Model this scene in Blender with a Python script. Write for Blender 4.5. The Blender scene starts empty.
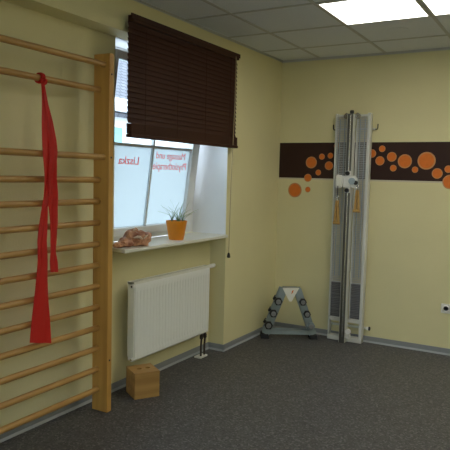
import bpy, bmesh, math, random
from mathutils import Vector, Matrix
random.seed(7)
PI = math.pi
SC = bpy.context.scene
COL = SC.collection

# ------------------------------------------------------------------ materials
def nmat(name, col, rough=.6, metal=0., var=0., vscale=8., bump=0., bscale=60., spec=.5, trans=0., alpha=1., col2=None, stretch=(1, 1, 1)):
    m = bpy.data.materials.new(name); m.use_nodes = True
    nt = m.node_tree; b = nt.nodes['Principled BSDF']
    b.inputs['Base Color'].default_value = (*col, 1)
    b.inputs['Roughness'].default_value = rough
    b.inputs['Metallic'].default_value = metal
    b.inputs['Specular IOR Level'].default_value = spec
    tc = nt.nodes.new('ShaderNodeTexCoord'); mp = nt.nodes.new('ShaderNodeMapping')
    mp.inputs['Scale'].default_value = stretch
    nt.links.new(tc.outputs['Object'], mp.inputs['Vector'])
    if var > 0 or col2:
        n = nt.nodes.new('ShaderNodeTexNoise'); n.inputs['Scale'].default_value = vscale; n.inputs['Detail'].default_value = 5
        nt.links.new(mp.outputs[0], n.inputs['Vector'])
        mx = nt.nodes.new('ShaderNodeMix'); mx.data_type = 'RGBA'
        c2 = col2 or tuple(max(0, c * (1 - var)) for c in col)
        mx.inputs['A'].default_value = (*c2, 1); mx.inputs['B'].default_value = (*col, 1)
        cr = nt.nodes.new('ShaderNodeMapRange'); cr.inputs['From Min'].default_value = .35; cr.inputs['From Max'].default_value = .65
        nt.links.new(n.outputs['Fac'], cr.inputs['Value'])
        nt.links.new(cr.outputs['Result'], mx.inputs['Factor'])
        nt.links.new(mx.outputs['Result'], b.inputs['Base Color'])
    if bump > 0:
        n2 = nt.nodes.new('ShaderNodeTexNoise'); n2.inputs['Scale'].default_value = bscale; n2.inputs['Detail'].default_value = 4
        nt.links.new(mp.outputs[0], n2.inputs['Vector'])
        bp = nt.nodes.new('ShaderNodeBump'); bp.inputs['Strength'].default_value = bump; bp.inputs['Distance'].default_value = .01
        nt.links.new(n2.outputs['Fac'], bp.inputs['Height']); nt.links.new(bp.outputs['Normal'], b.inputs['Normal'])
    return m

def wood(name, c1, c2, axis='z', rough=.5, sc=18.):
    st = {'x': (.06, 1, 1), 'y': (1, .06, 1), 'z': (1, 1, .06)}[axis]
    return nmat(name, c1, rough, col2=c2, vscale=sc, stretch=st, bump=.08, bscale=40)

def emit(name, col, strength):
    m = bpy.data.materials.new(name); m.use_nodes = True
    nt = m.node_tree; nt.nodes.clear()
    e = nt.nodes.new('ShaderNodeEmission'); e.inputs['Color'].default_value = (*col, 1); e.inputs['Strength'].default_value = strength
    o = nt.nodes.new('ShaderNodeOutputMaterial'); nt.links.new(e.outputs[0], o.inputs['Surface'])
    return m

WALL = (.73, .665, .375)
M = {}
M['wall'] = nmat('cream wall paint', WALL, .75, var=.04, vscale=2.2, bump=.12, bscale=90, spec=.3)
M['reveal'] = nmat('white reveal paint', (.88, .90, .92), .6, var=.03, vscale=3, bump=.05, bscale=80, spec=.3)
M['ceil'] = nmat('mineral fibre tile', (.77, .81, .88), .9, var=.08, vscale=160, bump=.15, bscale=220, spec=.2)
M['grid'] = nmat('ceiling grid metal', (.50, .51, .52), .5)
M['base_grey'] = nmat('grey skirting vinyl', (.235, .245, .25), .45, var=.05, vscale=6)
M['base_light'] = nmat('light skirting foot', (.37, .385, .39), .45, var=.05, vscale=6)
M['pine'] = wood('pine post wood', (.60, .335, .08), (.50, .255, .055), 'z')
M['beech'] = wood('beech rung wood', (.50, .285, .085), (.38, .20, .05), 'y', .4, 30)
M['cube'] = wood('stool wood', (.46, .265, .08), (.33, .175, .048), 'x', .5, 20)
M['blind'] = wood('dark brown slat wood', (.060, .024, .013), (.042, .016, .009), 'y', .6, 26)
M['blind'].node_tree.nodes['Principled BSDF'].inputs['Specular IOR Level'].default_value = .2
M['blindcord'] = nmat('brown cord', (.07, .03, .02), .8)
M['cord'] = nmat('beige pull cord', (.42, .34, .20), .8)
M['dark'] = nmat('black plastic', (.012, .012, .013), .45, bump=.02)
M['rubber'] = nmat('black rubber', (.015, .015, .016), .7, var=.2, vscale=30)
M['radiator'] = nmat('white radiator enamel', (.80, .80, .74), .35, var=.02, vscale=4)
M['radside'] = nmat('ivory radiator casing', (.74, .73, .62), .4, var=.03, vscale=4)
M['copper'] = nmat('dark pipe metal', (.06, .045, .035), .5, .3, var=.2, vscale=30)
M['whiteplastic'] = nmat('white plastic', (.78, .77, .72), .4, var=.02, vscale=20)
M['chrome'] = nmat('chrome', (.62, .62, .60), .25, .9, var=.05, vscale=20)
M['steel'] = nmat('dull steel', (.33, .33, .32), .4, .7, var=.15, vscale=30)
M['rail'] = nmat('dark brushed steel', (.17, .17, .145), .38, .75, var=.25, vscale=14, stretch=(1, 1, .05))
M['frame'] = nmat('white frame lacquer', (.66, .66, .60), .4, var=.03, vscale=6)
M['weight'] = nmat('dark weight plate', (.05, .05, .055), .55, var=.2, vscale=20)
M['rack'] = nmat('grey green rack paint', (.28, .33, .325), .4, .15, var=.12, vscale=12)
M['plate'] = nmat('white cover plate', (.78, .76, .66), .5, var=.03, vscale=20)
M['orange'] = nmat('orange pot glaze', (.80, .27, .012), .35, var=.06, vscale=14)
M['soil'] = nmat('potting soil', (.05, .035, .02), .9, var=.4, vscale=60, bump=.6)
M['leaf'] = nmat('green leaf', (.16, .24, .09), .5, col2=(.30, .36, .20), vscale=14)
M['orn'] = nmat('reddish brown ornament', (.66, .35, .20), .4, col2=(.24, .08, .04), vscale=17, bump=.4, bscale=40)
M['ornpale'] = nmat('pale ornament highlight', (.70, .55, .42), .35, var=.2, vscale=30)
M['winframe'] = nmat('white window plastic', (.74, .75, .74), .35, var=.02, vscale=5)
M['bar'] = nmat('grey glazing bar', (.62, .68, .71), .4, var=.03, vscale=5)
M['sill'] = nmat('pale sill laminate', (.74, .72, .62), .3, var=.04, vscale=9)
M['letters'] = nmat('red window lettering', (.90, .09, .07), .6, var=.02)
M['band'] = nmat('brown wall colour', (.035, .013, .008), .6, var=.12, vscale=7, spec=.3)
M['bandrim'] = nmat('pale decal rim', (.62, .56, .40), .7, var=.03)
M['dot'] = nmat('orange dot', (.72, .185, .022), .6, var=.10, vscale=30, spec=.3)
M['dotrim'] = nmat('pale orange rim', (.58, .25, .09), .6, var=.05)
M['tan'] = nmat('tan strap leather', (.50, .29, .075), .6, var=.2, vscale=25)
M['greyblue'] = nmat('grey blue plastic', (.35, .42, .46), .4, var=.1, vscale=20)
M['facade'] = nmat('white house plaster', (.85, .87, .88), .8, var=.04, vscale=1.2)
M['teal'] = nmat('teal window shutter', (.20, .55, .60), .4, var=.05, vscale=4)
M['fascia'] = nmat('white eave board', (.85, .86, .88), .6, var=.03)
M['street'] = nmat('grey street paving', (.35, .36, .37), .85, var=.2, vscale=3)
M['diff'] = emit('lamp diffuser light', (1.0, .98, .91), 10.2)

def mk_floor():
    m = bpy.data.materials.new('speckled vinyl floor'); m.use_nodes = True
    nt = m.node_tree; b = nt.nodes['Principled BSDF']
    tc = nt.nodes.new('ShaderNodeTexCoord')
    v = nt.nodes.new('ShaderNodeTexVoronoi'); v.inputs['Scale'].default_value = 105
    nt.links.new(tc.outputs['Object'], v.inputs['Vector'])
    r = nt.nodes.new('ShaderNodeValToRGB')
    sep = nt.nodes.new('ShaderNodeSeparateColor'); nt.links.new(v.outputs['Color'], sep.inputs[0])
    nt.links.new(sep.outputs[0], r.inputs['Fac'])
    e = r.color_ramp.elements
    e[0].position = 0; e[0].color = (.043, .042, .042, 1); e[1].position = 1; e[1].color = (.18, .177, .180, 1)
    e2 = e.new(.35); e2.color = (.072, .069, .069, 1); e3 = e.new(.8); e3.color = (.095, .091, .091, 1)
    nt.links.new(r.outputs[0], b.inputs['Base Color'])
    b.inputs['Roughness'].default_value = .5
    b.inputs['Specular IOR Level'].default_value = .4
    n = nt.nodes.new('ShaderNodeTexNoise'); n.inputs['Scale'].default_value = 90
    nt.links.new(tc.outputs['Object'], n.inputs['Vector'])
    bp = nt.nodes.new('ShaderNodeBump'); bp.inputs['Strength'].default_value = .15; bp.inputs['Distance'].default_value = .004
    nt.links.new(n.outputs['Fac'], bp.inputs['Height']); nt.links.new(bp.outputs[0], b.inputs['Normal'])
    return m
M['floor'] = mk_floor()

def mk_glass(name, frosted):
    m = bpy.data.materials.new(name); m.use_nodes = True
    nt = m.node_tree; nt.nodes.clear()
    o = nt.nodes.new('ShaderNodeOutputMaterial')
    t = nt.nodes.new('ShaderNodeBsdfTransparent'); t.inputs[0].default_value = (.93, .97, .98, 1)
    g = nt.nodes.new('ShaderNodeBsdfGlossy'); g.inputs['Roughness'].default_value = .05
    mx = nt.nodes.new('ShaderNodeMixShader')
    mx.inputs[0].default_value = .05
    nt.links.new(t.outputs[0], mx.inputs[1]); nt.links.new(g.outputs[0], mx.inputs[2])
    if frosted:
        d = nt.nodes.new('ShaderNodeBsdfTranslucent'); d.inputs[0].default_value = (.50, .545, .55, 1)
        d2 = nt.nodes.new('ShaderNodeBsdfDiffuse'); d2.inputs[0].default_value = (.80, .84, .85, 1)
        m3 = nt.nodes.new('ShaderNodeMixShader'); m3.inputs[0].default_value = .18
        nt.links.new(d.outputs[0], m3.inputs[1]); nt.links.new(d2.outputs[0], m3.inputs[2])
        m2 = nt.nodes.new('ShaderNodeMixShader'); m2.inputs[0].default_value = .97
        nt.links.new(mx.outputs[0], m2.inputs[1]); nt.links.new(m3.outputs[0], m2.inputs[2])
        nt.links.new(m2.outputs[0], o.inputs['Surface'])
    else:
        nt.links.new(mx.outputs[0], o.inputs['Surface'])
    return m
M['glass'] = mk_glass('clear pane', False)
M['frost'] = mk_glass('frosted pane', True)

def mk_perf(nm='perforated grey sheet', col=(.48, .48, .46, 1)):
    m = bpy.data.materials.new(nm); m.use_nodes = True
    nt = m.node_tree; b = nt.nodes['Principled BSDF']; o = nt.nodes['Material Output']
    b.inputs['Base Color'].default_value = col; b.inputs['Roughness'].default_value = .4
    tc = nt.nodes.new('ShaderNodeTexCoord')
    mp = nt.nodes.new('ShaderNodeMapping'); mp.inputs['Scale'].default_value = (110, 0, 62)
    nt.links.new(tc.outputs['Object'], mp.inputs[0])
    fr = nt.nodes.new('ShaderNodeVectorMath'); fr.operation = 'FRACTION'; nt.links.new(mp.outputs[0], fr.inputs[0])
    sb = nt.nodes.new('ShaderNodeVectorMath'); sb.operation = 'SUBTRACT'; sb.inputs[1].default_value = (.5, 0, .5)
    nt.links.new(fr.outputs[0], sb.inputs[0])
    ln = nt.nodes.new('ShaderNodeVectorMath'); ln.operation = 'LENGTH'; nt.links.new(sb.outputs[0], ln.inputs[0])
    lt = nt.nodes.new('ShaderNodeMath'); lt.operation = 'LESS_THAN'; lt.inputs[1].default_value = .41
    nt.links.new(ln.outputs['Value'], lt.inputs[0])
    tr = nt.nodes.new('ShaderNodeBsdfTransparent'); mx = nt.nodes.new('ShaderNodeMixShader')
    nt.links.new(lt.outputs[0], mx.inputs[0]); nt.links.new(b.outputs[0], mx.inputs[1]); nt.links.new(tr.outputs[0], mx.inputs[2])
    nt.links.new(mx.outputs[0], o.inputs['Surface'])
    return m
M['perf'] = mk_perf()
M['perfdark'] = mk_perf('perforated dark sheet', (.22, .22, .225, 1))

def mk_latex():
    m = bpy.data.materials.new('red latex'); m.use_nodes = True
    nt = m.node_tree; b = nt.nodes['Principled BSDF']; o = nt.nodes['Material Output']
    b.inputs['Base Color'].default_value = (.74, .035, .026, 1); b.inputs['Roughness'].default_value = .45
    tl = nt.nodes.new('ShaderNodeBsdfTranslucent'); tl.inputs[0].default_value = (.85, .05, .035, 1)
    tp = nt.nodes.new('ShaderNodeBsdfTransparent'); tp.inputs[0].default_value = (.85, .25, .22, 1)
    a = nt.nodes.new('ShaderNodeMixShader'); a.inputs[0].default_value = .25
    nt.links.new(b.outputs[0], a.inputs[1]); nt.links.new(tl.outputs[0], a.inputs[2])
    c = nt.nodes.new('ShaderNodeMixShader'); c.inputs[0].default_value = .24
    nt.links.new(a.outputs[0], c.inputs[1]); nt.links.new(tp.outputs[0], c.inputs[2])
    nt.links.new(c.outputs[0], o.inputs['Surface'])
    return m
M['latex'] = mk_latex()
def add_translucent(m, col, fac):
    nt = m.node_tree; b = nt.nodes['Principled BSDF']; o = nt.nodes['Material Output']
    t = nt.nodes.new('ShaderNodeBsdfTranslucent'); t.inputs[0].default_value = (*col, 1)
    x = nt.nodes.new('ShaderNodeMixShader'); x.inputs[0].default_value = fac
    nt.links.new(b.outputs[0], x.inputs[1]); nt.links.new(t.outputs[0], x.inputs[2]); nt.links.new(x.outputs[0], o.inputs['Surface'])
add_translucent(M['letters'], (1.0, .22, .20), .8)
add_translucent(M['leaf'], (.35, .50, .18), .4)

def mk_roof():
    m = bpy.data.materials.new('grey roof tile'); m.use_nodes = True
    nt = m.node_tree; b = nt.nodes['Principled BSDF']
    tc = nt.nodes.new('ShaderNodeTexCoord'); mp = nt.nodes.new('ShaderNodeMapping')
    mp.inputs['Rotation'].default_value = (0, 0, PI / 2)
    nt.links.new(tc.outputs['Object'], mp.inputs[0])
    br = nt.nodes.new('ShaderNodeTexBrick'); br.inputs['Scale'].default_value = 1
    br.inputs['Brick Width'].default_value = .30; br.inputs['Row Height'].default_value = .17; br.inputs['Mortar Size'].default_value = .02
    br.inputs['Color1'].default_value = (.15, .15, .17, 1); br.inputs['Color2'].default_value = (.115, .115, .135, 1); br.inputs['Mortar'].default_value = (.05, .05, .06, 1)
    nt.links.new(mp.outputs[0], br.inputs['Vector']); nt.links.new(br.outputs[0], b.inputs['Base Color'])
    b.inputs['Roughness'].default_value = .8
    return m
M['roof'] = mk_roof()

# ------------------------------------------------------------------ mesh helpers
def box(bm, a, b, mi=0):
    vs = [bm.verts.new((x, y, z)) for x in (a[0], b[0]) for y in (a[1], b[1]) for z in (a[2], b[2])]
    for f in ((0, 1, 3, 2), (4, 6, 7, 5), (0, 4, 5, 1), (2, 3, 7, 6), (0, 2, 6, 4), (1, 5, 7, 3)):
        bm.faces.new([vs[i] for i in f]).material_index = mi
    return vs

def tube(bm, pts, r, n=12, cap=True, mi=0):
    pts = [Vector(p) for p in pts]; rs = r if isinstance(r, (list, tuple)) else [r] * len(pts)
    rings = []; up = None
    for i, p in enumerate(pts):
        d = (pts[min(i + 1, len(pts) - 1)] - pts[max(i - 1, 0)]).normalized()
        if up is None: up = Vector((0, 0, 1)) if abs(d.z) < .9 else Vector((1, 0, 0))
        s = d.cross(up).normalized(); t = s.cross(d).normalized(); up = t
        rings.append([bm.verts.new(p + (s * math.cos(2 * PI * k / n) + t * math.sin(2 * PI * k / n)) * rs[i]) for k in range(n)])
    for a, b in zip(rings, rings[1:]):
        for k in range(n):
            f = bm.faces.new((a[k], a[(k + 1) % n], b[(k + 1) % n], b[k])); f.smooth = True; f.material_index = mi
    if cap:
        bm.faces.new(rings[0][::-1]).material_index = mi; bm.faces.new(rings[-1]).material_index = mi

def lathe(bm, prof, n=32, c=(0, 0, 0), ax='z', mi=0):
    rings = []
    for r, h in prof:
        ring = []
        for k in range(n):
            a = 2 * PI * k / n; u, v = r * math.cos(a), r * math.sin(a)
            q = {'z': (u, v, h), 'y': (u, h, v), 'x': (h, u, v)}[ax]
            ring.append(bm.verts.new(Vector(q) + Vector(c)))
        rings.append(ring)
    for a, b in zip(rings, rings[1:]):
        for k in range(n):
            f = bm.faces.new((a[k], a[(k + 1) % n], b[(k + 1) % n], b[k])); f.smooth = True; f.material_index = mi
    bm.faces.new(rings[0][::-1]).material_index = mi; bm.faces.new(rings[-1]).material_index = mi

def prism(bm, poly, ax, a, b, mi=0):
    """polygon of 2D points extruded along axis ax from a to b"""
    def P(u, v, w): return {'x': (w, u, v), 'y': (u, w, v), 'z': (u, v, w)}[ax]
    A = [bm.verts.new(P(u, v, a)) for u, v in poly]; B = [bm.verts.new(P(u, v, b)) for u, v in poly]
    n = len(poly)
    for i in range(n):
        bm.faces.new((A[i], A[(i + 1) % n], B[(i + 1) % n], B[i])).material_index = mi
    bm.faces.new(A[::-1]).material_index = mi; bm.faces.new(B).material_index = mi

def obj(name, bm, mats, parent=None, bevel=0., loc=None):
    bmesh.ops.recalc_face_normals(bm, faces=bm.faces)
    me = bpy.data.meshes.new(name); bm.to_mesh(me); bm.free()
    me.set_sharp_from_angle(angle=math.radians(38))
    for m in (mats if isinstance(mats, (list, tuple)) else [mats]): me.materials.append(m)
    o = bpy.data.objects.new(name, me); COL.objects.link(o)
    if parent: o.parent = parent
    if loc is not None: o.location = loc
    if bevel > 0:
        md = o.modifiers.new('bevel', 'BEVEL'); md.width = bevel; md.segments = 2; md.limit_method = 'ANGLE'; md.angle_limit = math.radians(50)
    return o

def B(): return bmesh.new()
def boxobj(name, a, b, m, parent=None, bevel=.002):
    bm = B(); box(bm, a, b); return obj(name, bm, m, parent, bevel)

def thing(name, label, cat, loc=(0, 0, 0), rz=0., group=None):
    o = bpy.data.objects.new(name, None); COL.objects.link(o); o.empty_display_size = .05
    o.location = loc; o.rotation_euler = (0, 0, rz); o['label'] = label; o['category'] = cat
    if group: o['group'] = group
    return o
def tag(o, label, cat, group=None):
    o['label'] = label; o['category'] = cat
    if group: o['group'] = group
    return o
def struct(o): o['kind'] = 'structure'; return o

# ------------------------------------------------------------------ room numbers (metres)
H = 2.6736
XR, YF = 4.3, -7.0            # right wall, wall behind the camera
NI = -.154                    # niche plane (radiator, wall bars)
YN = -1.036                   # right end of the niche and of the window opening
WL = -2.325                   # left side of the window opening
WO = -.46                     # outer face of the wall
ZS, ZL = 1.004, 2.448         # under the sill board, underside of the lintel
NL = -4.25                    # left end of the niche

bm = B(); box(bm, (WO, YF - .1, -.1), (XR + .1, .1, 0)); struct(obj('floor', bm, M['floor']))

# left wall (window wall), with niche and window opening
bm = B()
box(bm, (WO, YN, 0), (0, .1, H)); box(bm, (WO, NL, ZL), (0, YN, H)); box(bm, (WO, YF, 0), (0, NL, H))
box(bm, (WO, WL, 0), (NI, YN, ZS)); box(bm, (WO, NL, 0), (NI, WL, ZL))
# plastered reveal linings of the opening (thin white coats)
box(bm, (WO + .01, YN - .004, ZS + .024), (-.002, YN, ZL - .004), 1)
box(bm, (WO + .01, WL, ZS + .024), (NI - .002, WL + .004, ZL - .004), 1)
box(bm, (WO + .01, WL, ZL - .004), (NI + .0, YN, ZL), 1)
struct(obj('wall_left', bm, [M['wall'], M['reveal']]))
bm = B(); box(bm, (0, 0, 0), (XR, .1, H)); struct(obj('wall_back', bm, M['wall']))
bm = B(); box(bm, (XR, YF, 0), (XR + .1, .1, H)); struct(obj('wall_right', bm, M['wall']))
W2 = (1.5, 3.7, .95, 2.40)    # unseen window added behind the viewpoint for cool daylight: x0, x1, z0, z1
bm = B(); box(bm, (0, YF - .1, 0), (W2[0], YF, H)); box(bm, (W2[1], YF - .1, 0), (XR + .1, YF, H)); box(bm, (W2[0], YF - .1, 0), (W2[1], YF, W2[2])); box(bm, (W2[0], YF - .1, W2[3]), (W2[1], YF, H))
struct(obj('wall_front', bm, M['wall']))
w2 = bpy.data.objects.new('added_window', None); COL.objects.link(w2); w2.location = (W2[0], YF, W2[2]); struct(w2)
ww, wv = W2[1] - W2[0], W2[3] - W2[2]
bm = B()
for a, b in (((0, 0), (ww, .06)), ((0, wv - .06), (ww, wv)), ((0, .06), (.06, wv - .06)), ((ww - .06, .06), (ww, wv - .06)), ((ww / 2 - .05, .06), (ww / 2 + .05, wv - .06))):
    box(bm, (a[0], -.08, a[1]), (b[0], -.02, b[1]))
obj('window_frame', bm, M['winframe'], w2)
for a, b in ((.06, ww / 2 - .05), (ww / 2 + .05, ww - .06)):
    bm = B(); box(bm, (a, -.053, .06), (b, -.047, wv - .06)); obj('clear_pane', bm, M['glass'], w2)

# ceiling: grid of 625 mm tiles
X1, YC, T = .4028, -.4875, .625
bm = B(); box(bm, (WO, YF - .1, H + .004), (XR + .1, .1, H + .12)); ceil = struct(obj('ceiling', bm, M['ceil']))
bm = B()
x = X1 - T
while x < XR:
    if x > 0: box(bm, (x - .012, YF, H - .001), (x + .012, 0, H + .006))
    x += T
y = YC
while y > YF:
    box(bm, (0, y - .012, H - .0005), (XR, y + .012, H + .006)); y -= T
box(bm, (0, -.022, H - .001), (XR, -.0025, H + .006)); box(bm, (.0025, YF, H - .001), (.022, 0, H + .006)); box(bm, (0, -.0025, H - .014), (XR, 0, H + .006)); box(bm, (0, YF, H - .008), (.0025, -.0025, H + .006))
obj('ceiling_grid', bm, M['grid'], ceil)
# round flush cover in a tile
bm = B(); lathe(bm, [(.0, H + .004), (.085, H + .003), (.088, H + .001), (.078, H - .0015), (.0, H - .002)], 32, (1.335, -.79, 0))
tag(obj('ceiling_cover', bm, M['ceil']), 'flat round grey cover flush in the ceiling tile beyond the lit panels', 'ceiling cover')

# skirting
def skirting(name, segs):
    bm = B()
    for a, b, n in segs:      # from a to b, n = direction into the room
        a = Vector((*a, 0)); b = Vector((*b, 0)); n = Vector((*n, 0))
        for prof, mi in (([(0, .016), (0, .058), (.004, .058), (.007, .052), (.007, .016)], 0), ([(0, 0), (0, .016), (.008, .016), (.013, .008), (.015, 0)], 1)):
            A = [bm.verts.new(a + n * d + Vector((0, 0, z))) for d, z in prof]; Bv = [bm.verts.new(b + n * d + Vector((0, 0, z))) for d, z in prof]
            k = len(prof)
            for i in range(k): bm.faces.new((A[i], A[(i + 1) % k], Bv[(i + 1) % k], Bv[i])).material_index = mi
            bm.faces.new(A[::-1]).material_index = mi; bm.faces.new(Bv).material_index = mi
    return struct(obj(name, bm, [M['base_grey'], M['base_light']]))
skirting('baseboard_left', [((0, -.0), (0, YN - .015), (1, 0)), ((.015, YN), (NI, YN), (0, -1)), ((NI, YN), (NI, NL), (1, 0)), ((NI, NL), (.015, NL), (0, 1)), ((0, NL), (0, YF), (1, 0))])
skirting('baseboard_back', [((0, 0), (XR, 0), (0, -1))])
skirting('baseboard_right', [((XR, 0), (XR, YF), (-1, 0))])

# ------------------------------------------------------------------ ceiling lamps
def lamp(ix, iy, label):
    cx, cy = X1 + T * (ix + .5), YC - T * (iy + .5)
    t = thing('ceiling_light', label, 'ceiling light', (cx, cy, H), 0, 'square light panels in the ceiling grid')
    h = T / 2 - .012
    bm = B()
    for a, b in (((-h, -h), (h, -h + .012)), ((-h, h - .012), (h, h)), ((-h, -h + .012), (-h + .012, h - .012)), ((h - .012, -h + .012), (h, h - .012))):
        box(bm, (*a, -.004), (*b, .004))
    obj('light_frame', bm, M['whiteplastic'], t)
    bm = B(); box(bm, (-h + .012, -h + .012, -.002), (h - .012, h - .012, .003)); obj('diffuser', bm, M['diff'], t)
lamp(1, 1, 'lit square ceiling panel, the left of the two, nearer the window wall')
lamp(2, 1, 'lit square ceiling panel cut by the right edge of the photo')
lamp(4, 1, 'added square light panel out of view on the right, third from the window wall')  # unseen panels added from here on, to soften shade under the sill
lamp(5, 1, 'added square light panel out of view on the right, farthest from the window wall')
lamp(3, 5, 'added square light panel out of view above the viewpoint, nearer the window wall')  # unseen rear panels added to light the wall niche
lamp(5, 5, 'added square light panel out of view above the viewpoint, farther from the window wall')

# ------------------------------------------------------------------ window
win = bpy.data.objects.new('window_1', None); COL.objects.link(win); win.location = (-.34, (WL + YN) / 2, ZS + .024); struct(win)
hw = (YN - WL) / 2 - .004; wh = ZL - .004 - (ZS + .024)
bm = B()
box(bm, (-.05, -hw, 0), (0, hw, .042)); box(bm, (-.05, -hw, wh - .015), (0, hw, wh))
box(bm, (-.05, -hw, .042), (0, -hw + .04, wh - .015)); box(bm, (-.05, hw - .10, .042), (0, hw, wh - .015))
obj('window_frame', bm, M['winframe'], win, .003)
# tilted sash, hinged at the bottom
SY = -1.7265
sash = bpy.data.objects.new('sash', None); COL.objects.link(sash); sash.parent = win
sash.location = (0.0, SY - (WL + YN) / 2, .045); sash.rotation_euler = (0, math.radians(7.0), 0)
sw, shh = .5885, wh - .105
st = .060; sl_, sr_ = .030, .100
bm = B()
box(bm, (-.03, -sw, 0), (.035, sw, st)); box(bm, (-.03, -sw, shh - st), (.035, sw, shh))
box(bm, (-.03, -sw, st), (.035, -sw + sl_, shh - st)); box(bm, (-.03, sw - sr_, st), (.035, sw, shh - st))
obj('sash_frame', bm, M['winframe'], sash, .004)
HB = .676; MY = -.036
bm = B(); box(bm, (-.008, -sw + sl_, HB - .011), (.018, sw - sr_, HB + .011)); obj('glazing_bar', bm, M['bar'], sash)
bm = B(); box(bm, (-.008, MY - .011, st), (.018, MY + .011, HB - .011)); box(bm, (-.008, MY - .011, HB + .011), (.018, MY + .011, shh - st)); obj('glazing_bar', bm, M['bar'], sash)
bm = B(); box(bm, (-.003, -sw + sl_, HB), (.003, sw - sr_, shh - st)); obj('clear_pane', bm, M['glass'], sash)
bm = B(); box(bm, (-.003, -sw + sl_, st), (.003, sw - sr_, HB)); obj('frosted_pane', bm, M['frost'], sash)
def lettering(s, y0, y1, z0, z1):
    """letters that read from outside, so mirrored seen from the room; y1 is where the first letter starts"""
    cu = bpy.data.curves.new('lettering', 'FONT'); cu.body = s; cu.size = 1; cu.extrude = .0; cu.offset = .004 if s == 'Liszka' else .0
    to = bpy.data.objects.new('tmp', cu); COL.objects.link(to)
    dg = bpy.context.evaluated_depsgraph_get(); me = bpy.data.meshes.new_from_object(to.evaluated_get(dg))
    bpy.data.objects.remove(to)
    bm = B(); bm.from_mesh(me)
    xs = [v.co.x for v in bm.verts]; ys = [v.co.y for v in bm.verts]
    for v in bm.verts:
        u = (v.co.x - min(xs)) / (max(xs) - min(xs)); w = (v.co.y - min(ys)) / (max(ys) - min(ys))
        v.co = Vector((.0045, y1 + (y0 - y1) * u, z0 + (z1 - z0) * w))
    g = bmesh.ops.extrude_face_region(bm, geom=list(bm.faces))
    for e in g['geom']:
        if isinstance(e, bmesh.types.BMVert): e.co.x -= .001
    return obj('lettering', bm, M['letters'], sash)
lettering('Liszka', -.418, -.186, .532, .590)
lettering('Massage und', .027, .428, .572, .642)
lettering('Physiotherapie', -.002, .456, .484, .560)
# handle on the right stile
bm = B(); box(bm, (.035, sw - .055, .60), (.045, sw - .025, .67)); tube(bm, [(.045, sw - .04, .635), (.08, sw - .04, .635), (.08, sw - .04, .55)], .008, 8)
# sill board with a cut left corner
bm = B(); prism(bm, [(-.335, WL + .001), (NI + .002, WL + .001), (NI + .002, -2.372), (-.09, -2.388), (.028, -2.425), (.028, YN - .012), (.020, YN - .004), (-.335, YN - .004)], 'z', 1.004, 1.028)
sill = struct(obj('window_sill', bm, M['sill'], None, .004))

# ------------------------------------------------------------------ blind
bl = thing('venetian_blind', 'dark brown wooden slatted blind, lowered halfway over the window', 'blind', (.047, 0, 1.77))
Y0, Y1 = -2.44, -.992
ZT = 2.553 - 1.77
boxobj('head_rail', (-.025, Y0 + .03, ZT - .045), (.018, Y1, ZT - .002), M['blind'], bl)
bm = B(); box(bm, (.018, Y0 + .006, ZT - .030), (.026, Y1 + .004, ZT + .003))
obj('valance', bm, M['blind'], bl, .002)
def slat_mesh(w, tilt, th=.0014, y0i=.006):
    bm = B(); n = 6; top = []; bot = []
    for i in range(n + 1):
        s = (i / n - .5) * w; c = .0022 * (1 - (2 * i / n - 1) ** 2)
        for lst, off in ((top, th), (bot, -th)):
            u, v = s, c + off
            x = u * math.cos(tilt) - v * math.sin(tilt); z = -u * math.sin(tilt) - v * math.cos(tilt)
            lst.append([bm.verts.new((-x if False else x, yy, z)) for yy in (Y0 + y0i, Y1 - .006)])
    for i in range(n):
        for L in (top, bot): bm.faces.new((L[i][0], L[i + 1][0], L[i + 1][1], L[i][1])).smooth = True
    for i in (0, n): bm.faces.new((top[i][0], top[i][1], bot[i][1], bot[i][0]))
    for k in (0, 1): bm.faces.new([t[k] for t in top] + [b[k] for b in bot][::-1])
    return bm
s0 = obj('slat', slat_mesh(.042, math.radians(74)), M['blind'], bl)
pitch = .0335; z = ZT - .068; first = True; zs_end = .086
while z > zs_end:
    s = s0 if first else s0.copy()
    if not first: COL.objects.link(s)
    s.parent = bl; s.location = (0, 0, z); first = False; z -= pitch
# stack at the bottom
st0 = obj('slat', slat_mesh(.044, math.radians(3), .0024, .022), M['blind'], bl); z = .0265; k = 0
while z < .092:
    s = st0 if k == 0 else st0.copy()
    if k: COL.objects.link(s)
    s.parent = bl; s.location = (random.uniform(-.002, .002), 0, z); k += 1; z += .0052
boxobj('bottom_rail', (-.024, Y0 + .018, .0), (.026, Y1 + .002, .022), M['blind'], bl, .004)
for yy in (-2.278, -1.90, -1.52, -1.14):
    bm = B()
    for xx in (.0235, -.0235): tube(bm, [(xx, yy, .02), (xx, yy, ZT - .045)], .0013, 6)
    obj('ladder_cord', bm, M['blindcord'], bl)
bm = B(); tube(bm, [(.033, -1.075, ZT - .03), (.033, -1.075, ZT - .4), (.012, -1.073, -.30), (.006, -1.072, -.90)], .0035, 8); pc = obj('pull_cord', bm, M['cord'], bl)
bm = B(); lathe(bm, [(.004, -.89), (.010, -.90), (.015, -.925), (.012, -.935), (.0, -.936)], 12, (.006, -1.072, 0)); obj('cord_knob', bm, M['dark'], pc)

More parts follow.
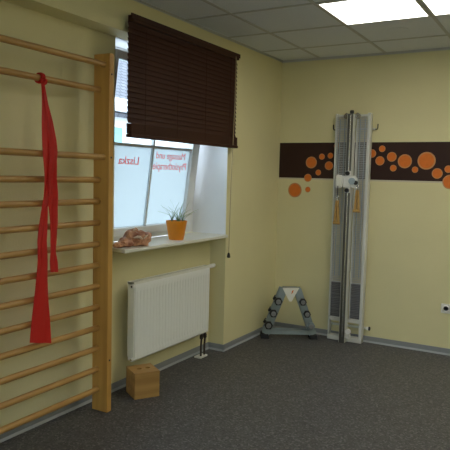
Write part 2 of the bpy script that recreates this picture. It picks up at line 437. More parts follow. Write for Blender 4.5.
# ------------------------------------------------------------------ wall bars
PY0, PY1 = -2.641, -2.598
wb = thing('wall_bars', 'tall wooden wall bars with round rungs in the left wall niche', 'wall bars', (0, -3.15, 0))
def yb(y): return y + 3.15
LY0, LY1 = -3.71, -3.667
for a, b in ((PY0, PY1), (LY0, LY1)):
    bm = B(); box(bm, (-.055, yb(a), 0), (.072, yb(b), 2.265)); po = obj('post', bm, M['pine'], wb, .004)
    for zz in (.34, 1.63, 2.14):
        bm = B(); lathe(bm, [(.0, .0715), (.007, .0715), (.006, .0745), (.0, .075)], 10, (0, yb((a + b) / 2), zz), 'x')
        obj('screw', bm, M['copper'], po)
rz = [.140 + .135 * k for k in range(11)] + [1.632, 2.047, 2.198]
bmr = B()
N = 16; ring = []
for yy in (LY1 - .012, PY0 + .012):
    ring.append([bmr.verts.new((.0185 * math.cos(2 * PI * k / N), yb(yy), .0185 * math.sin(2 * PI * k / N))) for k in range(N)])
for k in range(N): bmr.faces.new((ring[0][k], ring[0][(k + 1) % N], ring[1][(k + 1) % N], ring[1][k])).smooth = True
bmr.faces.new(ring[0]); bmr.faces.new(ring[1][::-1])
r0 = obj('rung', bmr, M['beech'], wb)
for i, zz in enumerate(rz):
    r = r0 if i == 0 else r0.copy()
    if i: COL.objects.link(r)
    r.parent = wb; r.location = (.030 if i in (11, 13) else -.010, 0, zz); r.rotation_euler = (0, i * 1.3, 0)

# ------------------------------------------------------------------ red exercise band
eb = thing('exercise_band', 'long red latex exercise band knotted to the second wall bar rung', 'exercise band', (-.010, -3.121, 2.047))
ox, oy, oz = -.010, -3.121, 2.047
def ribbon(rows, th=.0016):
    """rows: (x, yl, zl, yr, zr)"""
    fine = []
    for a, b in zip(rows, rows[1:]):
        for k in range(4):
            t = k / 4; fine.append([p + (q - p) * t for p, q in zip(a, b)])
    fine.append(list(rows[-1]))
    bm = B(); NS = 6; F = []; Bk = []
    for j, (x, yl, zl, yr, zr) in enumerate(fine):
        f = []; bk = []
        for i in range(NS + 1):
            s = i / NS; wv = .006 * math.sin(s * 9 + j * .25) * min(1, (abs(yr - yl)) / .06)
            P = Vector((x + wv - ox, yl + (yr - yl) * s - oy, zl + (zr - zl) * s - oz))
            f.append(bm.verts.new(P + Vector((th, 0, 0)))); bk.append(bm.verts.new(P - Vector((th, 0, 0))))
        F.append(f); Bk.append(bk)
    for j in range(len(F) - 1):
        for i in range(NS):
            bm.faces.new((F[j][i], F[j][i + 1], F[j + 1][i + 1], F[j + 1][i])).smooth = True
            bm.faces.new((Bk[j][i], Bk[j + 1][i], Bk[j + 1][i + 1], Bk[j][i + 1])).smooth = True
        bm.faces.new((F[j][0], F[j + 1][0], Bk[j + 1][0], Bk[j][0])); bm.faces.new((F[j][NS], Bk[j][NS], Bk[j + 1][NS], F[j + 1][NS]))
    bm.faces.new(F[0] + Bk[0][::-1]); bm.faces.new(F[-1][::-1] + Bk[-1])
    return bm
left = [(0.02, -3.145, 2.031, -3.109, 2.036), (0.03, -3.151, 2.008, -3.126, 2.012), (0.038, -3.155, 1.975, -3.13, 1.978), (0.046, -3.159, 1.921, -3.12, 1.925), (0.058, -3.167, 1.812, -3.098, 1.818), (0.066, -3.171, 1.704, -3.08, 1.71), (0.0665, -3.171, 1.639, -3.069, 1.644), (0.064, -3.166, 1.569, -3.07, 1.572), (0.05, -3.149, 1.493, -3.06, 1.494), (0.044, -3.147, 1.394, -3.069, 1.392), (0.04, -3.152, 1.338, -3.113, 1.337), (0.036, -3.161, 1.267, -3.114, 1.264), (0.034, -3.178, 1.157, -3.119, 1.152), (0.034, -3.181, 1.046, -3.108, 1.038), (0.034, -3.196, 0.936, -3.104, 0.923), (0.034, -3.21, 0.826, -3.097, 0.807), (0.034, -3.221, 0.716, -3.089, 0.69), (0.034, -3.232, 0.59, -3.085, 0.555)]
right = [(0.035, -3.145, 2.003, -3.131, 2.005), (0.05, -3.149, 1.922, -3.123, 1.925), (0.07, -3.139, 1.706, -3.084, 1.71), (0.0725, -3.134, 1.641, -3.075, 1.644), (0.071, -3.132, 1.57, -3.077, 1.572), (0.058, -3.12, 1.493, -3.068, 1.494), (0.05, -3.116, 1.393, -3.048, 1.392), (0.045, -3.115, 1.343, -3.04, 1.341), (0.042, -3.101, 1.253, -3.033, 1.249), (0.04, -3.093, 1.15, -3.042, 1.146), (0.04, -3.088, 1.082, -3.053, 1.078), (0.04, -3.091, 1.025, -3.042, 1.019), (0.04, -3.088, 0.967, -3.038, 0.961)]
obj('tail', ribbon(left), M['latex'], eb); obj('tail', ribbon(right), M['latex'], eb)
bm = B()
for dy, rr in ((-.012, .0245), (.0, .0265), (.012, .0245)):     # turns round the rung
    pts = [(rr * math.cos(a), dy + .004 * math.sin(a), rr * math.sin(a)) for a in [2 * PI * k / 20 for k in range(20)]]
    tube(bm, pts + [pts[0]], .005, 8, False)
kn = [(.028 + .008 * math.cos(a), .018 * math.sin(a), -.022 + .010 * math.sin(2 * a)) for a in [2 * PI * k / 16 for k in range(17)]]
tube(bm, kn, .0075, 8, False)
obj('knot', bm, M['latex'], eb)

# ------------------------------------------------------------------ radiator
RX0, RX1 = -.086, -.022; RY0, RY1 = -2.255, -1.245; RZ0, RZ1 = .215, .782
ra = thing('radiator', 'white ribbed panel radiator in the niche under the window', 'radiator', ((RX0 + RX1) / 2, (RY0 + RY1) / 2, RZ0))
rxc, ryc = (RX0 + RX1) / 2, (RY0 + RY1) / 2
hl = (RY1 - RY0) / 2; hh = RZ1 - RZ0; xf = RX1 - rxc; xb = RX0 - rxc
bm = B()
nf = 26; per = 12; cols = nf * per
zz = [.0, .012, .045, .058, hh - .075, hh - .062, hh - .030, hh - .018]
amp = [0, 0, 0, 1, 1, 0, 0, 0]; inset = [.010, 0, 0, 0, 0, 0, 0, .004]
fr = []; bk = []
for zi, zv in enumerate(zz):
    rowf = []; rowb = []
    for i in range(cols + 1):
        yv = -hl + .012 + (2 * hl - .024) * i / cols
        ph = (i % per) / per
        g = -.006 * amp[zi] * max(0., math.cos(2 * PI * (ph - .5)) - .35) / .65
        rowf.append(bm.verts.new((xf - inset[zi] + g, yv, zv))); rowb.append(bm.verts.new((xf - .020, yv, zv)))
    fr.append(rowf); bk.append(rowb)
for zi in range(len(zz) - 1):
    for i in range(cols):
        bm.faces.new((fr[zi][i], fr[zi][i + 1], fr[zi + 1][i + 1], fr[zi + 1][i])).smooth = True
        bm.faces.new((bk[zi][i], bk[zi + 1][i], bk[zi + 1][i + 1], bk[zi][i + 1]))
for i in range(cols):
    bm.faces.new((fr[0][i], bk[0][i], bk[0][i + 1], fr[0][i + 1])); bm.faces.new((fr[-1][i], fr[-1][i + 1], bk[-1][i + 1], bk[-1][i]))
for zi in range(len(zz) - 1):
    for i in (0, cols): bm.faces.new((fr[zi][i], fr[zi + 1][i], bk[zi + 1][i], bk[zi][i]))
obj('front_panel', bm, M['radiator'], ra)
bm = B(); box(bm, (xb, -hl + .012, .0), (xb + .018, hl - .012, hh - .018)); obj('rear_panel', bm, M['radiator'], ra, .003)
bm = B()
for i in range(34):
    yv = -hl + .03 + (2 * hl - .06) * i / 33; box(bm, (xb + .018, yv - .0015, .04), (xf - .020, yv + .0015, hh - .03))
obj('convector_fins', bm, M['radiator'], ra)
for s in (-1, 1):
    bm = B(); y0 = s * (hl - .011); y1 = s * hl; box(bm, (xb + .004, min(y0, y1), .03), (xf - .004, max(y0, y1), hh - .002)); obj('side_cover', bm, M['radside'], ra, .003)
bm = B(); box(bm, (xb + .002, -hl, hh - .018), (xf - .002, -hl + .016, hh)); box(bm, (xb + .002, hl - .016, hh - .018), (xf - .002, hl, hh))
box(bm, (xf - .014, -hl + .016, hh - .018), (xf - .002, hl - .016, hh)); box(bm, (xb + .002, -hl + .016, hh - .018), (xb + .014, hl - .016, hh))
for i in range(62):
    yv = -hl + .022 + (2 * hl - .044) * i / 61; box(bm, (xb + .014, yv - .004, hh - .014), (xf - .014, yv + .004, hh - .003))
obj('top_grille', bm, M['radside'], ra)
for zv, m2 in ((hh - .03, 'dark'), (.018, 'chrome')):
    bm = B(); lathe(bm, [(.0, -hl - .016), (.012, -hl - .016), (.014, -hl - .012), (.017, -hl - .010), (.017, -hl + .004), (.0, -hl + .005)], 6 if m2 == 'chrome' else 16, (xf - .012, 0, zv), 'y')
    pl = obj('plug', bm, M['whiteplastic'], ra)
    bm = B(); lathe(bm, [(.0, -hl - .019), (.007, -hl - .019), (.008, -hl - .0155), (.0, -hl - .015)], 12, (xf - .012, 0, zv), 'y'); obj('plug_centre', bm, M[m2], pl)
bm = B(); lathe(bm, [(.0, hl - .001), (.014, hl), (.014, hl + .016), (.017, hl + .020), (.018, hl + .030), (.0175, hl + .092), (.015, hl + .100), (.0, hl + .101)], 20, (xf - .022, 0, hh - .012), 'y')
obj('thermostat_head', bm, M['whiteplastic'], ra)
foot = B()
for i, yv in enumerate((hl - .066, hl - .012)):
    bm = B(); tube(bm, [(0, yv, .002), (0, yv, -.06), (-.004, yv, -.12), (-.004, yv, -RZ0 + .012)], .0085, 10)
    obj('supply_pipe', bm, M['copper'], ra)
    bm = B(); lathe(bm, [(.0, -.052), (.013, -.052), (.016, -.046), (.016, -.020), (.010, -.016), (.010, .004), (.0, .004)], 12, (0, yv, 0)); obj('valve', bm, M['copper'], ra)
boxobj('pipe_rosette', (-.050, hl - .098, -RZ0), (.016, hl + .012, -RZ0 + .016), M['whiteplastic'], ra, .005)
for yv in (-hl + .18, hl - .18):
    bm = B(); box(bm, (NI - rxc, yv - .015, .10), (xb, yv + .015, hh - .10)); obj('wall_bracket', bm, M['radside'], ra)

# ------------------------------------------------------------------ wooden cube stool with two finger holes
S = .181
cb = thing('wooden_cube', 'small wooden cube stool with two finger holes on the floor below the radiator', 'stool', (.051, -2.243, 0), math.radians(57.7))
bm = B(); h = S / 2
box(bm, (-h, -h, .0), (h, -h + .016, S - .016)); box(bm, (-h, h - .016, 0), (h, h, S - .016)); box(bm, (-h, -h + .016, 0), (-h + .016, h - .016, S - .016)); box(bm, (h - .016, -h + .016, 0), (h, h - .016, S - .016))
box(bm, (-h + .016, -h + .016, .0), (h - .016, h - .016, .014))
obj('body', bm, M['cube'], cb, .0025)
bm = B()
holes = [(-.026, .004), (.036, .004)]; R = .019; n = 24
top = {}; 
def plate(zv):
    outer = [bm.verts.new((x, y, zv)) for x, y in ((-h, -h), (.005, -h), (h, -h), (h, h), (.005, h), (-h, h))]
    rings = [[bm.verts.new((cx + R * math.cos(2 * PI * k / n), cy + R * math.sin(2 * PI * k / n), zv)) for k in range(n)] for cx, cy in holes]
    # split plate in two cells, each one hole
    for cell, ring, cx, cy in (((0, 1, 4, 5), rings[0], *holes[0]), ((1, 2, 3, 4), rings[1], *holes[1])):
        cv = [outer[i] for i in cell]
        ang = lambda v: math.atan2(v.co.y - cy, v.co.x - cx) % (2 * PI)
        cs = sorted(cv, key=ang)
        for i in range(4):
            a, b = cs[i], cs[(i + 1) % 4]
            a0, a1 = ang(a), ang(b)
            if a1 < a0: a1 += 2 * PI
            ia, ib = round(a0 / (2 * PI) * n), round(a1 / (2 * PI) * n)
            arc = [ring[k % n] for k in range(ia, ib + 1)]
            bm.faces.new([a, b] + arc[::-1])
    return outer, rings
o1, r1 = plate(S); o2, r2 = plate(S - .016)
for i in range(6): bm.faces.new((o1[i], o1[(i + 1) % 6], o2[(i + 1) % 6], o2[i]))
for ra1, ra2 in zip(r1, r2):
    for k in range(n): bm.faces.new((ra1[k], ra1[(k + 1) % n], ra2[(k + 1) % n], ra2[k]))
obj('top_board', bm, M['cube'], cb)

# ------------------------------------------------------------------ things on the sill
ZT0 = 1.028
pt = thing('potted_plant', 'small spiky green plant in an orange pot on the window sill', 'potted plant', (-.092, -1.655, ZT0))
bm = B(); lathe(bm, [(.0, .0), (.054, .0), (.058, .004), (.082, .138), (.084, .146), (.082, .149), (.077, .147), (.075, .130), (.0, .128)], 40); obj('pot', bm, M['orange'], pt)
bm = B(); lathe(bm, [(.0, .129), (.073, .129), (.060, .137), (.0, .140)], 24); obj('soil', bm, M['soil'], pt)
bm = B()
clumps = [(-.035, -.012, 7), (.0, .015, 9), (.03, -.008, 9), (.045, .02, 6)]
for cx, cy, nl in clumps:
    for k in range(nl):
        a = 2 * PI * k / nl + random.uniform(-.3, .3); L = random.uniform(.13, .22); lean = random.uniform(.3, 1.0)
        w = random.uniform(.0025, .0042); pts = []
        for j in range(7):
            t = j / 6; out = L * lean * (t ** 1.3) * .85; hgt = L * (t * (1.15 - .45 * lean * t)) * (1.05 - .5 * lean)
            pts.append((Vector((cx + math.cos(a) * out, cy + math.sin(a) * out, .136 + max(.001, hgt))), w * (1 - t) ** .6 + .0004))
        side = Vector((-math.sin(a), math.cos(a), 0)); F = []
        for p, ww in pts:
            F.append((bm.verts.new(p - side * ww), bm.verts.new(p + Vector((0, 0, -.0025 * ww / .006))), bm.verts.new(p + side * ww), bm.verts.new(p + Vector((0, 0, .0015)))))
        for u, v in zip(F, F[1:]):
            for q in range(4): bm.faces.new((u[q], u[(q + 1) % 4], v[(q + 1) % 4], v[q])).smooth = True
        bm.faces.new(F[0]); bm.faces.new(F[-1][::-1])
obj('foliage', bm, M['leaf'], pt)

orn = thing('lumpy_ornament', 'reddish brown lumpy ornament tapering to the left on the window sill', 'ornament', (-.060, -2.215, ZT0), math.radians(84))
orn.scale = (1.1, 1.1, 1.1)
bm = B()
def lump(c, r, sq=(1, 1, 1), seed=0, sub=3, am=.16):
    g = bmesh.ops.create_icosphere(bm, subdivisions=sub, radius=1.0)
    for v in g['verts']:
        p = v.co.copy(); q = p * 3 + Vector((seed, seed * 1.7, seed * .3))
        d = 1 + am * (math.sin(q.x * 1.9 + q.z) * math.cos(q.y * 2.3) + .5 * math.sin(q.z * 3.1 + q.x))
        v.co = Vector((p.x * r * sq[0] * d + c[0], p.y * r * sq[1] * d + c[1], max(.0005, p.z * r * sq[2] * d + c[2])))
    for v in g['verts']:
        for f in v.link_faces: f.smooth = True
lump((.055, 0, .045), .058, (1.35, 1.0, .95), 1)
lump((-.005, .005, .055), .056, (1.1, .95, 1.0), 2)
lump((.03, -.03, .060), .036, (1.3, .8, .9), 3)
lump((-.075, .0, .030), .044, (1.25, .9, .75), 4)
lump((-.135, .0, .018), .030, (1.4, .8, .62), 5)
obj('body', bm, M['orn'], orn)
bm = B()
for pts, r in (([(-.045, -.040, .060), (-.025, -.052, .066), (-.005, -.058, .062), (.012, -.062, .050)], [.004, .009, .009, .003]), ([(.02, -.064, .052), (.04, -.066, .068), (.062, -.060, .072)], [.003, .006, .002]), ([(-.03, -.02, .104), (-.018, -.02, .112), (-.004, -.02, .108)], [.003, .006, .003])):
    tube(bm, pts, r, 8)
obj('pale_highlight', bm, M['ornpale'], orn)  # pale ridges stand in for the white highlight on the ornament

# ------------------------------------------------------------------ brown wall decoration with orange dots
mu = thing('wall_decoration', 'dark brown horizontal stripe with orange dots on the back wall', 'wall decoration', (0, 0, 1.70))
ZB0, ZB1 = 1.5302 - 1.70, 1.8744 - 1.70
bm = B(); box(bm, (.006, -.002, ZB0), (2.75, -.0001, ZB1)); obj('stripe', bm, M['band'], mu)
bm = B(); box(bm, (.006, -.0018, ZB0 - .014), (2.75, -.0001, ZB0)); obj('stripe_edge', bm, M['bandrim'], mu)
dots = [(0.183, 1.409, 0.072), (0.32, 1.419, 0.028), (0.317, 1.533, 0.039), (0.347, 1.683, 0.057), (0.454, 1.74, 0.029), (0.423, 1.587, 0.028), (0.54, 1.75, 0.028), (0.529, 1.654, 0.042), (0.602, 1.842, 0.03), (0.942, 1.771, 0.039), (1.019, 1.705, 0.042), (1.035, 1.815, 0.03), (1.126, 1.742, 0.044), (1.144, 1.64, 0.03), (1.245, 1.703, 0.063), (1.338, 1.629, 0.028), (1.434, 1.709, 0.078), (1.53, 1.599, 0.046), (1.621, 1.638, 0.032), (1.64, 1.527, 0.063)]
dots += [(1.79, 1.70, .055), (1.90, 1.60, .04), (2.02, 1.72, .07), (2.2, 1.63, .05), (2.36, 1.70, .06)]
for i, (dx, dz, dr) in enumerate(dots):
    bm = B(); lathe(bm, [(0, -.0001), (dr, -.0001), (dr, -.0034), (0, -.0034)], 40, (0, 0, 0), 'y'); lathe(bm, [(0, -.0034), (dr * .84, -.0034), (dr * .84, -.0038), (0, -.0038)], 40, (0, 0, 0), 'y', 1)
    obj('dot', bm, [M['dotrim'], M['dot']], mu, 0, (dx, 0, dz - 1.70))

# ------------------------------------------------------------------ pulley trainer on the back wall
dv = thing('pulley_trainer', 'tall narrow white cable pulley exercise machine standing against the back wall', 'exercise machine', (.780, 0, 0))
HX = .167; SWD = {-1: .014, 1: .030}
YA, YBk = -.100, -.035        # front and back of the frame
for s in (-1, 1):
    bm = B(); a, b = sorted((s * HX, s * (HX - SWD[s]))); box(bm, (a, YA, .02), (b, YBk, 2.135)); obj('side_channel', bm, M['frame'], dv, .003)
    bm = B(); a, b = sorted((s * .034, s * .043)); box(bm, (a, YA, .19), (b, YBk - .02, 2.12)); obj('inner_channel', bm, M['frame'], dv, .002)
    a, b = sorted((s * .0432, s * (HX - SWD[s] - .0002)))
    bm = B(); box(bm, (a, YA + .006, .565), (b, YA + .009, 2.107)); obj('perforated_sheet', bm, M['perf'], dv)
    bm = B()
    box(bm, (a, YA, 2.107), (b, YBk - .02, 2.122)); obj('cross_strip', bm, M['frame'], dv)
    bm = B(); box(bm, (a, YA, .2055), (b, YA + .02, .222)); obj('cross_strip', bm, M['frame'], dv)
    bm = B(); box(bm, (a, YA + .003, .558), (b, YA + .012, .565)); obj('cross_strip', bm, M['frame'], dv)
    for k in range(9):
        bm = B(); box(bm, (a + .002, YA + .012, .226 + k * .0365), (b - .002, YBk - .005, .226 + k * .0365 + .034)); obj('weight_plate', bm, M['weight'], dv, .003)
    bm = B(); box(bm, (a, YA + .004, .224), (b, YA + .007, .558)); obj('lower_sheet', bm, M['perfdark'], dv)
    for off in (.030, .075):
        xx = s * (.0432 + off); bm = B(); tube(bm, [(xx, YA - .004, .57 if off == .062 else .62), (xx, YA - .004, 2.08)], .0032, 6); obj('rope', bm, M['greyblue'], dv)
    # pulleys at the top
    bm = B(); lathe(bm, [(.006, -.010), (.026, -.010), (.021, -.004), (.021, .004), (.026, .010), (.006, .010)], 24, (s * .052, YA - .022, 2.105), 'y'); pu = obj('top_pulley', bm, M['chrome'], dv)
    bm = B(); box(bm, (s * .052 - .008, YA - .036, 2.09), (s * .052 + .008, YA - .034, 2.135)); tube(bm, [(s * .052, YA - .036, 2.105), (s * .052, YA, 2.105)], .005, 8); obj('pulley_bracket', bm, M['chrome'], pu)
bm = B(); box(bm, (-HX, YA - .008, .002), (HX, YBk, .045)); box(bm, (-HX + .022, YA, .185), (HX - .022, YBk, .205)); obj('base_frame', bm, M['frame'], dv, .003)
bm = B(); box(bm, (-.026, -.172, .0), (.026, -.1005, 2.125)); rl = obj('centre_rail', bm, M['rail'], dv, .003)
bm = B(); tube(bm, [(.004, -.178, .06), (.004, -.178, 2.11)], .0065, 10); obj('guide_rod', bm, M['chrome'], rl)
bm = B(); box(bm, (-.028, -.176, .002), (-.0262, -.1005, 2.12)); box(bm, (.0262, -.176, .002), (.028, -.1005, 2.12)); obj('rail_edge', bm, M['frame'], rl)
bm = B(); lathe(bm, [(.0, 2.1255), (.014, 2.1255), (.014, 2.13), (.019, 2.134), (.019, 2.152), (.014, 2.158), (.0, 2.159)], 20, (0, -.135, 0)); obj('end_knob', bm, M['dark'], dv)
# cross bars holding it to the wall, with hooks
for zz in (1.995, .135):
    bm = B(); box(bm, (-HX - .02, YBk, zz - .008), (HX + .022, -.0, zz + .008)); cbm = obj('wall_bar', bm, M['frame'], dv, .003)
    if zz > 1:
        for s in (-1, 1):
            bm = B(); tube(bm, [(s * (HX + .022), -.02, zz - .003), (s * (HX + .040), -.022, zz - .003), (s * (HX + .045), -.024, zz + .008), (s * (HX + .046), -.024, zz + .045)], .0055, 10); obj('hook', bm, M['dark'], cbm)
    else:
        bm = B(); tube(bm, [(HX + .022, -.02, zz), (HX + .042, -.02, zz)], .016, 16); e2 = obj('bar_end', bm, M['whiteplastic'], cbm)
        bm = B(); tube(bm, [(HX + .042, -.02, zz), (HX + .053, -.02, zz)], .018, 16); obj('end_cap', bm, M['dark'], e2)
# sliding carriage
cz = 1.505
bm = B(); box(bm, (-.036, -.205, cz - .055), (.036, -.180, cz + .055)); cr = obj('carriage', bm, M['whiteplastic'], dv, .006)
bm = B(); prism(bm, [(-.105, cz - .045), (-.09, cz - .062), (-.055, cz - .058), (-.036, cz - .03), (-.036, cz + .045), (-.055, cz + .062), (-.09, cz + .066), (-.105, cz + .05)], 'y', -.215, -.195); obj('side_plate', bm, M['whiteplastic'], cr, .004)
bm = B(); box(bm, (-.092, -.224, cz - .038), (-.048, -.2155, cz + .042)); obj('cover', bm, M['plate'], cr, .006)
bm = B(); lathe(bm, [(.004, -.225), (.030, -.225), (.025, -.220), (.025, -.214), (.030, -.2085), (.004, -.2085)], 28, (.052, 0, cz + .008), 'y'); obj('pulley_wheel', bm, M['greyblue'], cr)
bm = B(); prism(bm, [(.036, cz - .05), (.078, cz - .055), (.098, cz - .03), (.098, cz + .03), (.07, cz + .06), (.036, cz + .05)], 'y', -.207, -.195); obj('side_plate', bm, M['whiteplastic'], cr, .003)
for dz in (-.078, .078):
    bm = B(); lathe(bm, [(.0, -.225), (.017, -.225), (.020, -.218), (.020, -.204), (.008, -.200), (.008, -.179), (.0, -.179)], 18, (.006, 0, cz + dz), 'y'); kn = obj('knob', bm, M['dark'], cr)
    bm = B(); s = 1 if dz > 0 else -1; a, b = sorted((cz + s * .05, cz + s * .10)); box(bm, (-.02, -.199, a), (.03, -.1795, b)); obj('knob_plate', bm, M['whiteplastic'], cr, .004)
bm = B(); tube(bm, [(.088, -.222, cz - .006), (.088, -.212, cz - .006)], .020, 16); obj('wheel_hub', bm, M['dark'], cr)
# short cable tails the handles hang on
CT = {}
for s, hx, z0, z1 in ((-1, -.077, cz - .04, 1.379), (1, .109, cz - .03, 1.475)):
    bm = B(); tube(bm, [(hx, -.222, z0), (hx, -.222, z1)], .004, 8); obj('cable_end', bm, M['dark' if s < 0 else 'frame'], cr)
bm = B(); box(bm, (.03, -.17, .05), (.07, -.125, .085)); lathe(bm, [(.0, -.19), (.026, -.19), (.022, -.18), (.022, -.175), (.026, -.165), (.0, -.165)], 20, (.062, 0, .118), 'y'); obj('low_pulley', bm, M['whiteplastic'], dv, .002)

def handle(name, label, x, ztop, ln):
    t = thing(name, label, 'handle', (x, -.222, ztop), 0, 'strap handles hanging on the pulley trainer')
    bm = B(); pts = [(.012 * math.cos(a), 0, -.012 + .012 * math.sin(a)) for a in [2 * PI * k / 16 for k in range(17)]]; tube(bm, pts, .003, 6, False)
    pts = [(0, .010 * math.cos(a), -.032 + .012 * math.sin(a)) for a in [2 * PI * k / 16 for k in range(17)]]; tube(bm, pts, .003, 6, False); obj('ring', bm, M['chrome'], t)
    for s in (-1, 1):
        bm = B(); prism(bm, [(s * .002, -.042), (s * .013, -.042), (s * .029, -ln + .01), (s * .005, -ln + .01)], 'y', -.011, .011); obj('strap', bm, M['tan'], t, .002)
    bm = B(); tube(bm, [(-.031, 0, -ln + .012), (.031, 0, -ln + .012)], .0135, 14); obj('grip', bm, M['tan'], t)
handle('pull_handle', 'tan strap handle hanging lower left of the white pulley carriage', .780 - .077, 1.375, .262)
handle('pull_handle', 'tan strap handle hanging higher up at the right of the carriage', .780 + .109, 1.475, .243)

# ------------------------------------------------------------------ dumbbell rack in the corner
ANG = math.radians(31)
RL = Vector((.33, -.32, 0))
rk = thing('dumbbell_rack', 'grey A shaped dumbbell rack with white top plate in the room corner', 'dumbbell rack', RL, ANG)
CX = -.016
def lp(s, t, off=0.):         # point on the centre line of a leg, t from 0 (foot) to 1 (top); off = outward
    a = Vector((s * .232, .035)); b = Vector((s * .067, .478)); p = a + (b - a) * t
    nrm = Vector((s * (b - a).y, abs((b - a).x))).normalized(); p = p + nrm * off
    return p.x + CX, p.y
DB = {}
for s in (-1, 1):
    leg = None
    TS = (.735, .475, .215)
    for j, (y0, y1) in enumerate(((0, .012), (.082, .094))):
        q = [lp(s, .02, -.038), lp(s, 1.0, -.038), lp(s, 1.0, .034)]
        for t in TS:          # notches that hold the dumbbells
            q += [lp(s, t + .036, .034), lp(s, t + .028, -.006), lp(s, t - .028, -.006), lp(s, t - .036, .034)]
        q += [lp(s, .02, .034)]
        bm = B(); prism(bm, q, 'y', y0, y1); obj('leg_plate', bm, M['rack'], rk)
    bm = B(); q = [lp(s, .03, -.030), lp(s, .03, -.038), lp(s, .99, -.038), lp(s, .99, -.030)]; prism(bm, q, 'y', .0122, .0818); obj('leg_web', bm, M['rack'], rk)
    for i, t in enumerate((.735, .475, .215)):
        DB[(s, i)] = lp(s, t, .0062)
    for y0 in (-.014, .062):
        bm = B(); fx = lp(s, 0, 0)[0]; prism(bm, [(fx - .038, 0), (fx + .038, 0), (fx + .034, .0425), (fx - .034, .0425)], 'y', y0, y0 + .045); obj('rubber_foot', bm, M['rubber'], rk, .003)
for y0 in (-.0, .082):
    bm = B(); box(bm, (lp(-1, 0)[0] + .025, y0, .043), (lp(1, 0)[0] - .025, y0 + .012, .082)); obj('base_bar', bm, M['rack'], rk)
bm = B(); prism(bm, [(CX - .080, .492), (CX - .012, .362), (CX + .012, .362), (CX + .080, .492)], 'y', -.006, -.0005); tp = obj('top_plate', bm, M['plate'], rk, .002)
bm = B(); prism(bm, [(CX + .005, .432), (CX + .02, .447), (CX + .028, .474), (CX + .012, .464)], 'y', -.0075, -.0062); obj('orange_mark', bm, M['dot'], tp)
bm = B(); box(bm, (CX - .07, .0, .478), (CX + .07, .094, .490)); obj('top_bridge', bm, M['rack'], rk)
cs, sn = math.cos(ANG), math.sin(ANG)
names = {(-1, 0): 'dark dumbbell in the top cradle of the left rack leg', (-1, 1): 'dark dumbbell in the middle cradle of the left rack leg', (-1, 2): 'dark dumbbell in the lowest cradle of the left rack leg',
         (1, 0): 'dumbbell with bright end in the top cradle of the right rack leg', (1, 1): 'dumbbell with bright end in the middle cradle of the right rack leg', (1, 2): 'grey dumbbell in the lowest cradle of the right rack leg'}
for (s, i), (lx, lz) in DB.items():
    R0 = (.040, .040, .041)[i] if s < 0 else (.036, .036, .038)[i]
    wx, wy = RL.x + cs * lx - sn * .047, RL.y + sn * lx + cs * .047
    t = thing('dumbbell', names[(s, i)], 'dumbbell', (wx, wy, lz), ANG, 'dumbbells on the A shaped rack')
    for e in (-1, 1):
        a, b = e * .0485, e * .088
        bm = B(); lathe(bm, [(.0, a), (R0 * .88, a), (R0, a + e * .008), (R0, b - e * .008), (R0 * .86, b), (.0, b)], 6, (0, 0, 0), 'y')
        for f in bm.faces: f.smooth = False
        hd = obj('head', bm, M['rack'] if (s > 0 and i == 2) else M['rubber'], t, .002)
        bm = B(); lathe(bm, [(.0, b - e * .001), (R0 * .60, b - e * .001), (R0 * .60, b + e * .003), (R0 * .42, b + e * .0035), (R0 * .38, b + e * .002), (.0, b + e * .002)], 20, (0, 0, 0), 'y'); obj('end_disc', bm, M['steel'], hd)
    bm = B(); lathe(bm, [(.010, -.0495), (.0115, -.04), (.0118, .0), (.0115, .04), (.010, .0495)], 14, (0, 0, 0), 'y'); obj('grip', bm, M['chrome'], t)

# ------------------------------------------------------------------ wall socket
so = thing('wall_socket', 'white electric wall socket low on the back wall', 'wall socket', (1.665, 0, .413))
bm = B(); box(bm, (-.042, -.010, -.042), (.114, -.0002, .042)); fp = obj('cover_frame', bm, M['whiteplastic'], so, .004)
for dx in (0, .071):
    bm = B(); lathe(bm, [(.030, -.0101), (.026, -.0150), (.0215, -.0145), (.0200, -.0105)], 28, (dx, 0, 0), 'y'); sk = obj('socket_insert', bm, M['whiteplastic'], so)
    bm = B(); lathe(bm, [(.0199, -.0106), (.0, -.0106)], 28, (dx, 0, 0), 'y'); obj('shaded_well', bm, M['greyblue'], sk)  # grey colour stands in for the shade inside the white socket
    bm = B()
    for q in (-.0095, .0095): lathe(bm, [(.0, -.0108), (.004, -.0108), (.004, -.0112), (.0, -.0112)], 10, (dx + q, 0, 0), 'y')
    obj('contact_hole', bm, M['dark'], sk)

# ------------------------------------------------------------------ outside
bm = B(); box(bm, (-40, -20, -.9), (WO - .6, 40, -.6)); struct(obj('ground_outside', bm, M['street']))
ho = thing('neighbour_house', 'white house with grey tiled roof seen through the window', 'house', (-12.5, 9.0, -.6))
bm = B(); box(bm, (-3.5, -9, 0), (3.5, 12, 4.0)); prism(bm, [(-3.5, 4.0), (3.5, 4.0), (0, 7.4)], 'y', -9, 12); obj('walls', bm, M['facade'], ho)
sl = math.atan2(3.4, 3.5); 
for s in (-1, 1):
    bm = B(); box(bm, (-.05, -9.4, -.06), (5.35, 12.4, .06)); r = obj('roof', bm, M['roof'], ho); r.location = (0, 0, 7.48)
    r.rotation_euler = (0, sl, 0) if s > 0 else (0, sl, PI)
bm = B(); box(bm, (3.5, -9.4, 3.86), (4.0, 12.4, 3.92)); box(bm, (3.92, -9.4, 3.92), (4.06, 12.4, 4.2)); obj('eave', bm, M['fascia'], ho)
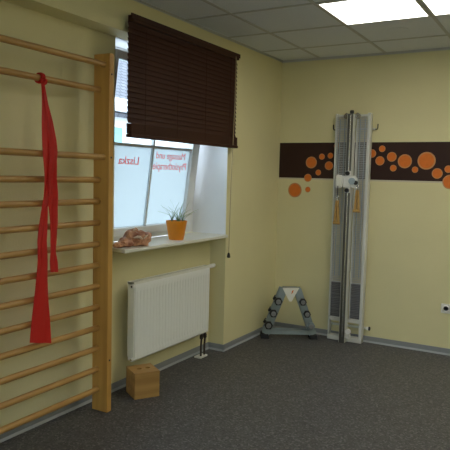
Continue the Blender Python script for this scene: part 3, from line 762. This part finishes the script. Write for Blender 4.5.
for i in range(4):
    y0 = -7.25 + i * 5.5
    bm = B(); box(bm, (3.47, y0, 1.9), (3.53, y0 + 1.1, 3.45)); w = obj('house_window', bm, M['teal'], ho)
    bm = B(); box(bm, (3.53, y0 - .06, 1.84), (3.56, y0, 3.51)); box(bm, (3.53, y0 + 1.1, 1.84), (3.56, y0 + 1.16, 3.51)); box(bm, (3.53, y0, 3.45), (3.56, y0 + 1.1, 3.51)); box(bm, (3.53, y0, 1.84), (3.56, y0 + 1.1, 1.9)); obj('window_surround', bm, M['fascia'], w)

# ------------------------------------------------------------------ sky
w = bpy.data.worlds.new('overcast sky'); SC.world = w; w.use_nodes = True
nt = w.node_tree; nt.nodes.clear()
tc = nt.nodes.new('ShaderNodeTexCoord'); sx = nt.nodes.new('ShaderNodeSeparateXYZ'); nt.links.new(tc.outputs['Generated'], sx.inputs[0])
rp = nt.nodes.new('ShaderNodeValToRGB'); rp.color_ramp.elements[0].position = .48; rp.color_ramp.elements[0].color = (.35, .37, .38, 1)
rp.color_ramp.elements[1].position = .62; rp.color_ramp.elements[1].color = (.74, .86, 1.0, 1)
mr = nt.nodes.new('ShaderNodeMapRange'); mr.inputs['From Min'].default_value = -1; mr.inputs['From Max'].default_value = 1
nt.links.new(sx.outputs['Z'], mr.inputs['Value']); nt.links.new(mr.outputs[0], rp.inputs[0])
bg = nt.nodes.new('ShaderNodeBackground'); bg.inputs['Strength'].default_value = 9.5
nt.links.new(rp.outputs[0], bg.inputs[0]); o = nt.nodes.new('ShaderNodeOutputWorld'); nt.links.new(bg.outputs[0], o.inputs[0])

# daylight portal in the window opening (guides sampling of the sky only)
ld = bpy.data.lights.new('window_portal', 'AREA'); ld.shape = 'RECTANGLE'; ld.size = ZL - ZS; ld.size_y = YN - WL
ld.cycles.is_portal = True
lo = bpy.data.objects.new('window_portal', ld); COL.objects.link(lo); lo.location = (WO - .01, (YN + WL) / 2, (ZL + ZS) / 2); lo.rotation_euler = (0, -PI / 2, 0)
ld = bpy.data.lights.new('window_portal', 'AREA'); ld.shape = 'RECTANGLE'; ld.size = ww; ld.size_y = wv; ld.cycles.is_portal = True  # portal for the added window behind the viewpoint
lo = bpy.data.objects.new('window_portal', ld); COL.objects.link(lo); lo.location = (W2[0] + ww / 2, YF - .11, W2[2] + wv / 2); lo.rotation_euler = (PI / 2, 0, 0)

# ------------------------------------------------------------------ camera
Rr = Vector((.86537247, .50055031, .02408052)); Dn = Vector((.06176191, -.05884385, -.99635479)); Fw = Vector((-.49730871, .86370526, -.08183679))
cd = bpy.data.cameras.new('camera'); cam = bpy.data.objects.new('camera', cd); COL.objects.link(cam)
mw = Matrix((Rr, -Dn, -Fw)).transposed().to_4x4(); mw.translation = Vector((2.5738, -5.5252, 1.5358)); cam.matrix_world = mw
cd.sensor_fit = 'HORIZONTAL'; cd.sensor_width = 36; cd.lens = 602.0 / 450 * 36; cd.clip_start = .02; cd.clip_end = 200
SC.camera = cam
vs = SC.view_settings; vs.view_transform = 'Standard'; vs.look = 'None'; vs.gamma = 1; vs.use_curve_mapping = False
vs.exposure = -.42
